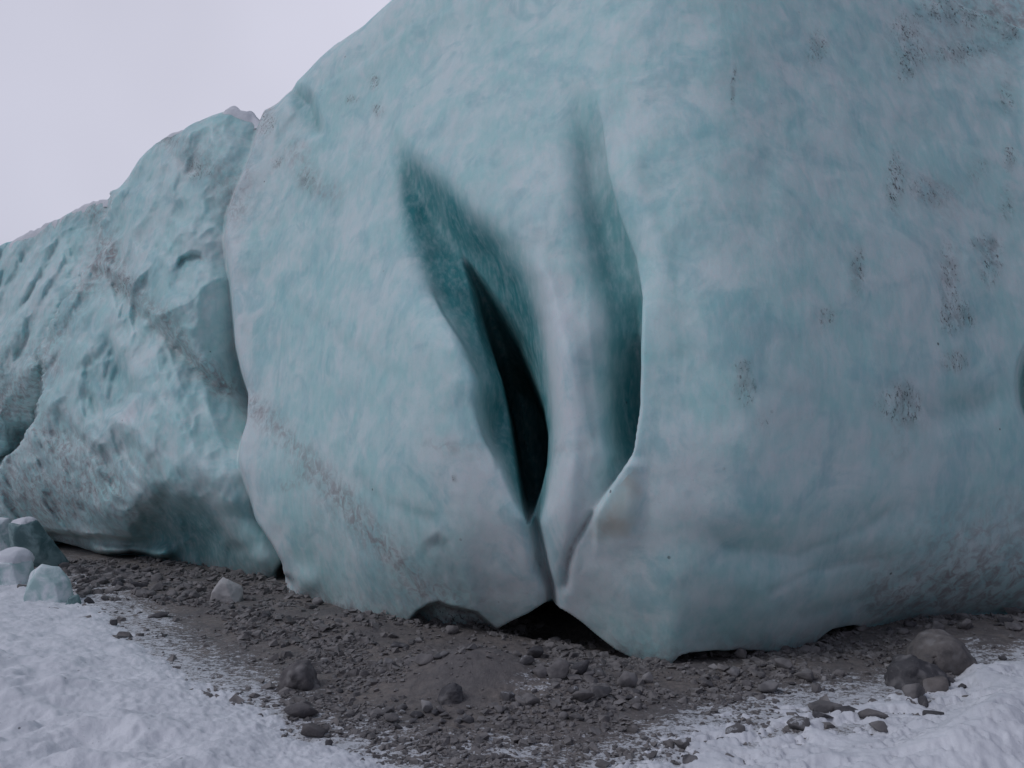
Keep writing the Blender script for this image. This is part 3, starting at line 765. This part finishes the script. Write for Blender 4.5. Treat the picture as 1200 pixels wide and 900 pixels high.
def put_rock(name, u, v, wpx, hpx, mat, seed, label, cat, group=None, depth=0.8, sink=0.25, rz=None, tilt=(0, 0), **kw):
    """v is the pixel row of the stone's foot"""
    s, (x, y, z) = px_size(u, v - hpx * 0.12)
    hw, hh = wpx * s / 2, hpx * s / 2 / (1 - sink * 0.5)
    me = rock_mesh(name, seed, mat, **kw)
    o = bpy.data.objects.new(name, me); C.objects.link(o)
    o.scale = (hw, hw * depth, hh)
    o.location = (x, y + hw * depth * 0.6, z + hh * (1 - sink))
    o.rotation_euler = (tilt[0], tilt[1], random.uniform(-.25, .25) if rz is None else rz)
    tag(o, label, cat, group)
    return o

def outline_rock(name, pts, mat, seed, label, cat, depth=.8, sub=4, rough=.05, smooth=.06, lean=0.0, contact=None, sink=0.0, bev=.025):
    """an angular block whose silhouette follows pts (photograph pixels); it stands where its lowest pixels meet the terrain"""
    cu = sum(p[0] for p in pts) / len(pts); vb = contact or max(p[1] for p in pts)
    s, (x0, y0, z0) = px_size(cu, vb)
    wid = (max(p[0] for p in pts) - min(p[0] for p in pts)) * s
    r = np.random.default_rng(seed); bm = bmesh.new()
    for (pu, pv) in pts:
        X, Z = (pu - cu) * s, (vb - pv) * s
        bm.verts.new((X, r.uniform(-.08, .08) * wid, Z))
        f = r.uniform(.45, .75)
        bm.verts.new((X * f + r.uniform(-.04, .04) * wid, -depth * wid * .5 * r.uniform(.7, 1.05) , Z * r.uniform(.7, .95)))
        bm.verts.new((X * f, depth * wid * .5 * r.uniform(.7, 1.1), Z * r.uniform(.6, .9)))
    for q in bm.verts: q.co.y -= lean * q.co.z
    for sx in (-.42, .42):
        for sy in (-.4, .4): bm.verts.new((sx * wid, sy * depth * wid, -.12 * wid))
    bmesh.ops.convex_hull(bm, input=bm.verts)
    for q in [q for q in bm.verts if not q.link_faces]: bm.verts.remove(q)
    bmesh.ops.dissolve_limit(bm, angle_limit=math.radians(9), verts=bm.verts, edges=bm.edges)
    bmesh.ops.bevel(bm, geom=list(bm.edges), offset=bev * wid, segments=1, affect='EDGES')
    bmesh.ops.triangulate(bm, faces=bm.faces)
    for _ in range(sub): bmesh.ops.subdivide_edges(bm, edges=[e for e in bm.edges if e.calc_length() > .07 * wid], cuts=1); bmesh.ops.triangulate(bm, faces=bm.faces)
    for _ in range(1): bmesh.ops.smooth_vert(bm, verts=bm.verts, factor=smooth * 3, use_axis_x=True, use_axis_y=True, use_axis_z=True)
    bmesh.ops.recalc_face_normals(bm, faces=bm.faces); bm.normal_update()
    co = np.array([q.co for q in bm.verts]) / wid
    n = fbm(co[:, 0] * 3 + seed, co[:, 1] * 3, co[:, 2] * 3, 4, seed) + .45 * fbm(co[:, 0] * 12 + seed, co[:, 1] * 14, co[:, 2] * 14, 3, seed + 5)
    for q, d in zip(bm.verts, n): q.co += q.normal * float(d) * rough * wid
    o = bpy.data.objects.new(name, bm_to_mesh(bm, name, mat)); C.objects.link(o)
    o.location = (x0, y0 + depth * wid * .3, z0 - sink * wid)
    tag(o, label, cat); return o

# --- boulders and named stones: (u, v foot, width, height, material, label)
BIG = outline_rock('boulder', [(1066, 785), (1080, 753), (1098, 737), (1114, 733), (1134, 744), (1152, 764), (1166, 786)], M_STONE_TAN, 3, 'large grey brown boulder half buried in snow at right', 'boulder', .8, rough=.055, sink=.10, contact=788)
outline_rock('boulder', [(1042, 796), (1049, 774), (1064, 761), (1079, 758), (1096, 769), (1112, 783), (1126, 800)], M_STONE_DARK, 8, 'dark wet boulder leaning against the large grey brown boulder', 'boulder', .6, rough=.07, sink=.12, contact=807)
outline_rock('boulder', [(321, 803), (328, 781), (344, 768), (358, 769), (368, 784), (374, 802)], M_MUDROCK, 12, 'mud coated blocky boulder beside the smooth mud track', 'boulder', .8, rough=.07, sink=.16, contact=808)
outline_rock('boulder', [(512, 818), (518, 806), (532, 800), (540, 806), (542, 818)], M_STONE_DARK, 15, 'dark lump set in the smooth mud mound below the cleft', 'boulder', .8, rough=.06, contact=822)
NAMED = [
 (1099, 815, 28, 18, M_STONE_TAN, 'pinkish brown rounded stone touching the front of the dark boulder'),
 (1076, 822, 28, 18, M_STONE, 'grey snow edged stone left of the pinkish brown stone'),
 (1084, 832, 13, 14, M_STONE_DARK, 'small dark egg shaped stone in snow in front of the pinkish stone'),
 (1099, 851, 23, 15, M_STONE_DARK, 'dark leaf shaped stone alone on clean snow beside the right drift'),
 (1028, 848, 30, 13, M_STONE, 'mushroom shaped grey stone in snow, rear one of a touching pair'),
 (1037, 862, 27, 13, M_STONE, 'grey stone in snow, front one of a touching pair'),
 (1027, 874, 10, 7, M_STONE_DARK, 'small dark stone in the snow in front of the touching pair'),
 (967, 849, 23, 15, M_STONE_DARK, 'dark rounded stone at the edge of the right snow, beside a flat one'),
 (938, 858, 27, 14, M_STONE_DUSTY, 'speckled grey stone in thin snow left of the dark rounded stone'),
 (968, 836, 36, 11, M_STONE, 'long flat grey stone lying behind the dark rounded stone'),
 (999, 841, 32, 8, M_STONE_DARK, 'thin dark flat stone in snow left of the mushroom shaped stone'),
 (1130, 808, 10, 6, M_STONE_DARK, 'little dark stone in the snow below the large grey brown boulder'),
 (1140, 822, 18, 7, M_STONE, 'flat grey stone in the snow right of the boulders'),
 (1117, 803, 11, 8, M_STONE_DARK, 'small dark stone at the foot of the dark boulder'),
 (864, 867, 28, 14, M_STONE_DUSTY, 'domed grey stone in the snow, nearest the bottom right rubble'),
 (855, 877, 27, 8, M_STONE_DARK, 'flat dark stone just in front of the domed grey stone'),
 (858, 899, 15, 13, M_STONE, 'upright grey stone at the bottom edge of the picture'),
 (800, 880, 20, 12, M_STONE_DUSTY, 'snow dusted grey stone at the edge of the mud and snow'),
 (812, 900, 22, 12, M_STONE_DARK, 'dark stone at the bottom edge beside a grey one'),
 (830, 897, 18, 9, M_STONE, 'grey stone right of the dark stone at the bottom edge'),
 (653, 797, 28, 20, M_STONE, 'broad grey stone on top of the rubble below the cave'),
 (681, 793, 24, 15, M_STONE_DARK, 'dark wedge shaped stone right of the broad grey stone'),
 (627, 773, 22, 12, M_STONE_DARK, 'dark stone on the rubble just in front of the cave'),
 (684, 829, 28, 16, M_STONE, 'flat topped grey slab on the rubble below the cave'),
 (705, 822, 26, 14, M_STONE_DARK, 'dark tilted stone right of the flat topped slab'),
 (620, 830, 26, 14, M_STONE, 'dark grey slab at the left end of the rubble below the cave'),
 (735, 808, 26, 18, M_STONE, 'blocky grey stone in the rubble below the ice toe'),
 (759, 802, 13, 12, M_STONE_PALE, 'pale round stone in the rubble below the ice toe'),
 (868, 774, 20, 12, M_STONE, 'grey stone wedged in the black gap under the ice'),
 (861, 795, 17, 11, M_STONE_PALE, 'pale grey stone in the rubble in front of the black gap'),
 (904, 815, 27, 13, M_STONE_PALE, 'pale flat stone in the rubble left of the boulders'),
 (920, 788, 20, 14, M_STONE, 'grey rounded stone against the foot of the right ice face'),
 (945, 800, 24, 12, M_STONE, 'wide grey stone in the rubble left of the dark boulder'),
 (455, 785, 14, 12, M_STONE_PALE, 'pale cube like stone on the mud left of the smooth mound'),
 (497, 780, 24, 11, M_STONE, 'long tilted grey stone on the rubble above the smooth mud mound'),
 (379, 779, 10, 7, M_STONE_PALE, 'little pale stone right of the mud coated boulder'),
 (499, 838, 16, 13, M_STONE_PALE, 'pale angular stone at the lower edge of the smooth mud mound'),
 (350, 842, 40, 14, M_MUDROCK, 'flat brown stone at the snow edge below the mud coated boulder'),
 (366, 866, 30, 13, M_MUDROCK, 'flat brown stone in the snow, lower of two near the track'),
 (385, 876, 11, 8, M_STONE_DARK, 'little dark stone in snow right of the lower flat brown stone'),
 (458, 850, 20, 12, M_STONE, 'grey stone in the rubble at the end of the mud track'),
 (372, 710, 14, 9, M_STONE_PALE, 'light grey stone on the smooth dirt slope at the ice foot'),
 (530, 745, 16, 10, M_STONE, 'grey stone below the dark dirty bulge of the ice'),
 (516, 787, 20, 7, M_STONE_DARK, 'black slate flake lying on the smooth mud mound'),
 (468, 760, 22, 5, M_STONE_DARK, 'thin black slate sliver on the rubble above the mound'),
 (103, 709, 11, 8, M_STONE_DARK, 'dark stone at the snow edge right of the ice blocks'),
 (56, 720, 13, 5, M_STONE_DARK, 'dark flake on the snow in front of the ice blocks'),
 (131, 735, 9, 8, M_STONE_DARK, 'small dark stone at the snow edge beside the mud track'),
 (185, 724, 24, 6, M_STONE_DARK, 'flat dark stone on the powdery upper mud track'),
 (152, 820, 6, 5, M_STONE_DARK, 'tiny dark stone on the left snow, upper of a close pair'),
 (146, 834, 4, 4, M_STONE_DARK, 'tiny dark stone on the left snow, lower of a close pair'),
 (1085, 716, 14, 7, M_STONE_PALE, 'pale stone resting high on the rubble against the right ice'),
 (1134, 740, 17, 13, M_STONE, 'grey round stone behind the large grey brown boulder'),
 (1190, 741, 20, 10, M_STONE, 'grey stone under the ice at the right edge'),
 (1176, 762, 9, 6, M_STONE_DARK, 'small dark stone on bare mud right of the large boulder'),
]
for i, (u, v, w, h, m, lab) in enumerate(NAMED):
    put_rock('stone', u, v, w, h, m, 100 + i, lab, 'stone', 'stones lying at the foot of the ice', pts=14, sub=1, rough=.10,
             tilt=(random.uniform(-.15, .15), random.uniform(-.2, .2)))

# --- anonymous rubble, largest 240 as separate stones
ZONES = [  # polygon in photograph pixels, how many, size range (m), label, mats
 ([(80, 660), (185, 668), (245, 690), (240, 704), (200, 706), (120, 702), (82, 694)], 78, (.09, .20), 'grey brown rubble stone heaped under the left undercut ice', [M_STONE, M_STONE, M_STONE_DARK]),
 ([(248, 703), (300, 700), (330, 712), (300, 730), (265, 722)], 14, (.07, .13), 'flat grey rubble stone beside the silty ice lump', [M_STONE, M_STONE_DARK]),
 ([(300, 730), (420, 745), (500, 755), (470, 800), (400, 830), (385, 800), (330, 765), (285, 745)], 40, (.045, .09), 'small grey stone on the dirt slope left of the mud mound', [M_STONE, M_STONE, M_STONE_PALE, M_STONE_DARK]),
 ([(420, 830), (520, 832), (620, 820), (600, 862), (470, 862)], 34, (.045, .10), 'small stone in the gravel along the foot of the mud mound', [M_STONE, M_STONE_DUSTY, M_STONE_DARK]),
 ([(600, 775), (740, 785), (760, 840), (640, 848), (590, 820)], 44, (.06, .13), 'angular grey stone in the coarse rubble below the cave', [M_STONE, M_STONE_DUSTY, M_STONE_DARK]),
 ([(745, 790), (900, 778), (985, 755), (1050, 745), (1060, 790), (960, 812), (840, 832), (760, 825)], 60, (.05, .11), 'grey rubble stone in front of the right hand ice foot', [M_STONE, M_STONE, M_STONE_DARK, M_STONE_PALE]),
 ([(1000, 735), (1100, 715), (1210, 715), (1210, 740), (1140, 738), (1060, 745)], 34, (.06, .14), 'grey rubble stone on the bank behind the boulders', [M_STONE, M_STONE_DARK]),
]
SPROTO = [dict(seed=300 + i, pts=10 + (i % 4) * 2, flat=.75) for i in range(9)]
for poly, cnt, (s0, s1), lab, mats in ZONES:
    xs = [p[0] for p in poly]; ys = [p[1] for p in poly]; k = 0
    while k < cnt:
        u, v = random.uniform(min(xs), max(xs)), random.uniform(min(ys), max(ys))
        if not inpoly(np.array([u]), np.array([v]), poly)[0]: continue
        k += 1
        x, y, z = drop(u, v); pr = random.choice(SPROTO); m = random.choice(mats)
        s = s0 + (s1 - s0) * random.random() ** 2.2
        o = bpy.data.objects.new('stone', rock_mesh('stone', pr['seed'], m, pts=pr['pts'], sub=1, rough=.1)); C.objects.link(o)
        o.scale = (s * .5, s * random.uniform(.32, .5), s * random.uniform(.22, .4)); o.location = (x, y, z + o.scale[2] * .35)
        o.rotation_euler = (random.uniform(-.35, .35), random.uniform(-.35, .35), random.uniform(0, 6.28))
        tag(o, lab, 'stone', lab.replace('stone', 'stones', 1))

# --- the uncountable gravel
def build_gravel(n=22000):
    protos = []
    for i in range(14):
        bm = rock_bm(500 + i, pts=9 + i % 4, flat=.7, sub=0); bmesh.ops.triangulate(bm, faces=bm.faces)
        bm.verts.ensure_lookup_table()
        protos.append((np.array([v_.co for v_ in bm.verts]), np.array([[q.index for q in f.verts] for f in bm.faces]))); bm.free()
    N = n * 6
    # points spread over the ground in front of the ice (denser close to the camera)
    r = np.exp(RNG.uniform(math.log(3.6), math.log(15.5), N)); a = RNG.uniform(-.66, .66, N)
    x, y = r * np.sin(a), r * np.cos(a); z = ground_z(x, y); P = np.stack([x, y, z], -1)
    u, v = project(P); s = snow_signed(u, v)
    dens = np.where(s < 0, 1.0, 0.0) * sstep(8, -50, s) * .95 + .012 * (s > 0) + 0.16 * (np.abs(s) < 22) + .16 * ((s > 0) & (u > 640) & (s < 90))
    track = [(110, 700), (165, 704), (235, 712), (275, 742), (300, 790), (325, 822), (400, 850), (300, 836), (240, 802), (190, 770), (140, 730)]
    dens = np.where(inpoly(u, v, track), .07, dens)
    dens *= 1 - .72 * blob(u, v, 405, 728, 75, 20, 8); dens *= 1 - .85 * blob(u, v, 555, 795, 70, 30, 5); dens *= 1 - .6 * blob(u, v, 1180, 757, 40, 12)
    dens *= 1 - .8 * blob(u, v, 620, 748, 50, 12)
    dens *= .08 + .9 * sstep(-.12, .16, fbm(x * 1.9, y * 1.9, 0, 4, 201))
    foot = pl(u, FOOT, 0); dens *= (v > foot - 14)
    ok = np.where(RNG.random(N) < dens)[0][:n]
    size = 0.006 + 0.009 * RNG.exponential(1.0, len(ok)) ; size = np.clip(size, .006, .055)
    size *= np.clip(r[ok] / 6.0, .8, 2.0)
    VV, FF, off = [], [], 0
    for j, sz in zip(ok, size):
        pv, pf = protos[j % 14]
        th, ph = RNG.uniform(0, 6.28), RNG.uniform(-.5, .5)
        c, sn, c2, s2 = math.cos(th), math.sin(th), math.cos(ph), math.sin(ph)
        q = pv * (sz * np.array([1, .8, .55]))
        q = np.stack([q[:, 0], q[:, 1] * c2 - q[:, 2] * s2, q[:, 1] * s2 + q[:, 2] * c2], -1)
        q = np.stack([q[:, 0] * c - q[:, 1] * sn, q[:, 0] * sn + q[:, 1] * c, q[:, 2]], -1)
        VV.append(q + np.array([x[j], y[j], z[j] + sz * .2])); FF.append(pf + off); off += len(pv)
    o = mesh_from_arrays('gravel', np.concatenate(VV), np.concatenate(FF), M_STONE, False)
    tag(o, 'loose grey gravel strewn over the mud in front of the ice', 'gravel', kind='stuff')
build_gravel()

# ------------------------------------------------------------------ fallen ice
def ice_lump(name, u, v, wpx, hpx, mat, seed, label, cat='ice block', snow=None, **kw):
    o = put_rock(name, u, v, wpx, hpx, mat, seed, label, cat, **kw)
    return o

def snow_on(o, lo=0.35, thick=0.10):
    """a skin of snow over the upward faces of a block"""
    bm = bmesh.new(); bm.from_mesh(o.data); bm.normal_update()
    kill = [f for f in bm.faces if f.normal.z < lo]
    bmesh.ops.delete(bm, geom=kill, context='FACES')
    bm.normal_update()
    for v_ in bm.verts: v_.co += v_.normal * (-.012 if v_.is_boundary else .025) + Vector((0, 0, 0 if v_.is_boundary else thick))
    for _ in range(3): bmesh.ops.smooth_vert(bm, verts=[q for q in bm.verts if not q.is_boundary], factor=.5, use_axis_x=True, use_axis_y=True, use_axis_z=True)
    bmesh.ops.recalc_face_normals(bm, faces=bm.faces)
    me = bm_to_mesh(bm, 'snow_cap', M_SNOW)
    s = bpy.data.objects.new('snow_cap', me); C.objects.link(s); s.parent = o
    return s

outline_rock('ice_block', [(-28, 660), (-24, 614), (-4, 606), (9, 607), (15, 630), (20, 650)], M_CHUNK_WHITE, 41, 'tall pale green ice slab cut off by the left edge', 'ice block', .6, rough=.016, smooth=.0, bev=.014, lean=.25, contact=655)
b2 = outline_rock('ice_block', [(16, 622), (20, 612), (35, 608), (50, 609), (60, 630), (76, 660), (58, 663), (34, 655)], M_CHUNK, 52, 'leaning dark green ice slab with snow on top', 'ice block', .6, rough=.016, smooth=.0, bev=.014, lean=.55, contact=664); snow_on(b2, .72, .03)
outline_rock('ice_block', [(24, 694), (27, 672), (40, 662), (58, 666), (71, 680), (76, 697), (66, 707)], M_CHUNK_WHITE, 63, 'rounded white and green ice block in the snow edge', 'ice block', .8, rough=.022, smooth=.02, bev=.014, contact=708)
b4 = outline_rock('ice_block', [(-20, 690), (-14, 657), (2, 650), (18, 651), (29, 660), (27, 686)], M_CHUNK_WHITE, 74, 'low ice block buried under snow at the left edge', 'ice block', .8, rough=.025, smooth=.02, bev=.014, contact=690); snow_on(b4, .25, .05)
outline_rock('ice_block', [(75, 709), (79, 700), (88, 698), (93, 708)], M_CHUNK, 85, 'little clear ice chip right of the rounded white block', 'ice block', .8, contact=710)
outline_rock('ice_block', [(243, 698), (247, 689), (256, 678), (265, 680), (279, 689), (281, 698), (268, 705)], M_CHUNK_DIRTY, 96, 'silty grey brown ice lump on the rubble beneath the crack', 'ice block', .8, rough=.025, smooth=.02, bev=.014, contact=706)

# ------------------------------------------------------------------ light, sky, camera
world = bpy.data.worlds.new('World'); scene.world = world; world.use_nodes = True
nt = world.node_tree; nt.nodes.clear()
out = nt.nodes.new('ShaderNodeOutputWorld'); bg = nt.nodes.new('ShaderNodeBackground')
sky = nt.nodes.new('ShaderNodeTexSky'); sky.sky_type = 'NISHITA'; sky.sun_disc = False
SKY_DARK = 0.38
SUN_EL, SUN_AZ = math.radians(46), math.radians(246)          # azimuth clockwise from +Y
sky.sun_elevation = SUN_EL; sky.sun_rotation = SUN_AZ
tc = nt.nodes.new('ShaderNodeTexCoord')
nz = nt.nodes.new('ShaderNodeTexNoise'); nz.inputs['Scale'].default_value = 1.6; nz.inputs['Detail'].default_value = 3
nt.links.new(tc.outputs['Generated'], nz.inputs['Vector'])
mr = nt.nodes.new('ShaderNodeMapRange'); nt.links.new(nz.outputs['Fac'], mr.inputs[0])
mr.inputs[1].default_value = .3; mr.inputs[2].default_value = .7; mr.inputs[3].default_value = 4.8; mr.inputs[4].default_value = 6.3
# thin, bright part of the overcast low over the ice at the left front; unseen sky overhead and behind dimmed to lower the ground light
dp = nt.nodes.new('ShaderNodeVectorMath'); dp.operation = 'DOT_PRODUCT'; nt.links.new(tc.outputs['Generated'], dp.inputs[0])
dp.inputs[1].default_value = Vector((-.20, .90, .40)).normalized()
br = nt.nodes.new('ShaderNodeMapRange'); br.interpolation_type = 'SMOOTHSTEP'; nt.links.new(dp.outputs['Value'], br.inputs[0])
br.inputs[1].default_value = .45; br.inputs[2].default_value = 1.0; br.inputs[3].default_value = SKY_DARK; br.inputs[4].default_value = 1.0
tint = nt.nodes.new('ShaderNodeMix'); tint.data_type = 'RGBA'; nt.links.new(br.outputs[0], tint.inputs[0])
tint.inputs[6].default_value = (.73, .785, 1.12, 1); tint.inputs[7].default_value = (.93, .925, 1.08, 1)
pm = nt.nodes.new('ShaderNodeMath'); pm.operation = 'MULTIPLY'; nt.links.new(mr.outputs[0], pm.inputs[0]); nt.links.new(br.outputs[0], pm.inputs[1])
cl = nt.nodes.new('ShaderNodeMix'); cl.data_type = 'RGBA'; cl.blend_type = 'MULTIPLY'; cl.inputs[0].default_value = 1
nt.links.new(tint.outputs[2], cl.inputs[6]); nt.links.new(pm.outputs[0], cl.inputs[7])
mx = nt.nodes.new('ShaderNodeMix'); mx.data_type = 'RGBA'; mx.inputs[0].default_value = .92
nt.links.new(sky.outputs[0], mx.inputs[6]); nt.links.new(cl.outputs[2], mx.inputs[7])
nt.links.new(mx.outputs[2], bg.inputs['Color']); bg.inputs['Strength'].default_value = 0.12
nt.links.new(bg.outputs[0], out.inputs[0])

ld = bpy.data.lights.new('sun', 'SUN'); ld.energy = 0.95; ld.angle = math.radians(28); ld.color = (.89, .915, 1)
sun = bpy.data.objects.new('sun', ld); C.objects.link(sun)
d = Vector((math.sin(SUN_AZ) * math.cos(SUN_EL), math.cos(SUN_AZ) * math.cos(SUN_EL), math.sin(SUN_EL)))
sun.rotation_euler = d.to_track_quat('Z', 'Y').to_euler(); sun.location = d * 40

cd = bpy.data.cameras.new('camera'); cam = bpy.data.objects.new('camera', cd); C.objects.link(cam)
cam.location = (0, 0, CAM_H); cam.rotation_euler = (math.pi / 2 + PITCH, 0, 0)
cd.sensor_width = 36; cd.lens = 36 * F0 / W0; cd.clip_end = 3000; cd.clip_start = .05
scene.camera = cam
vs = scene.view_settings; vs.view_transform = 'Standard'; vs.look = 'None'; vs.gamma = 1; vs.exposure = 0; vs.use_curve_mapping = False
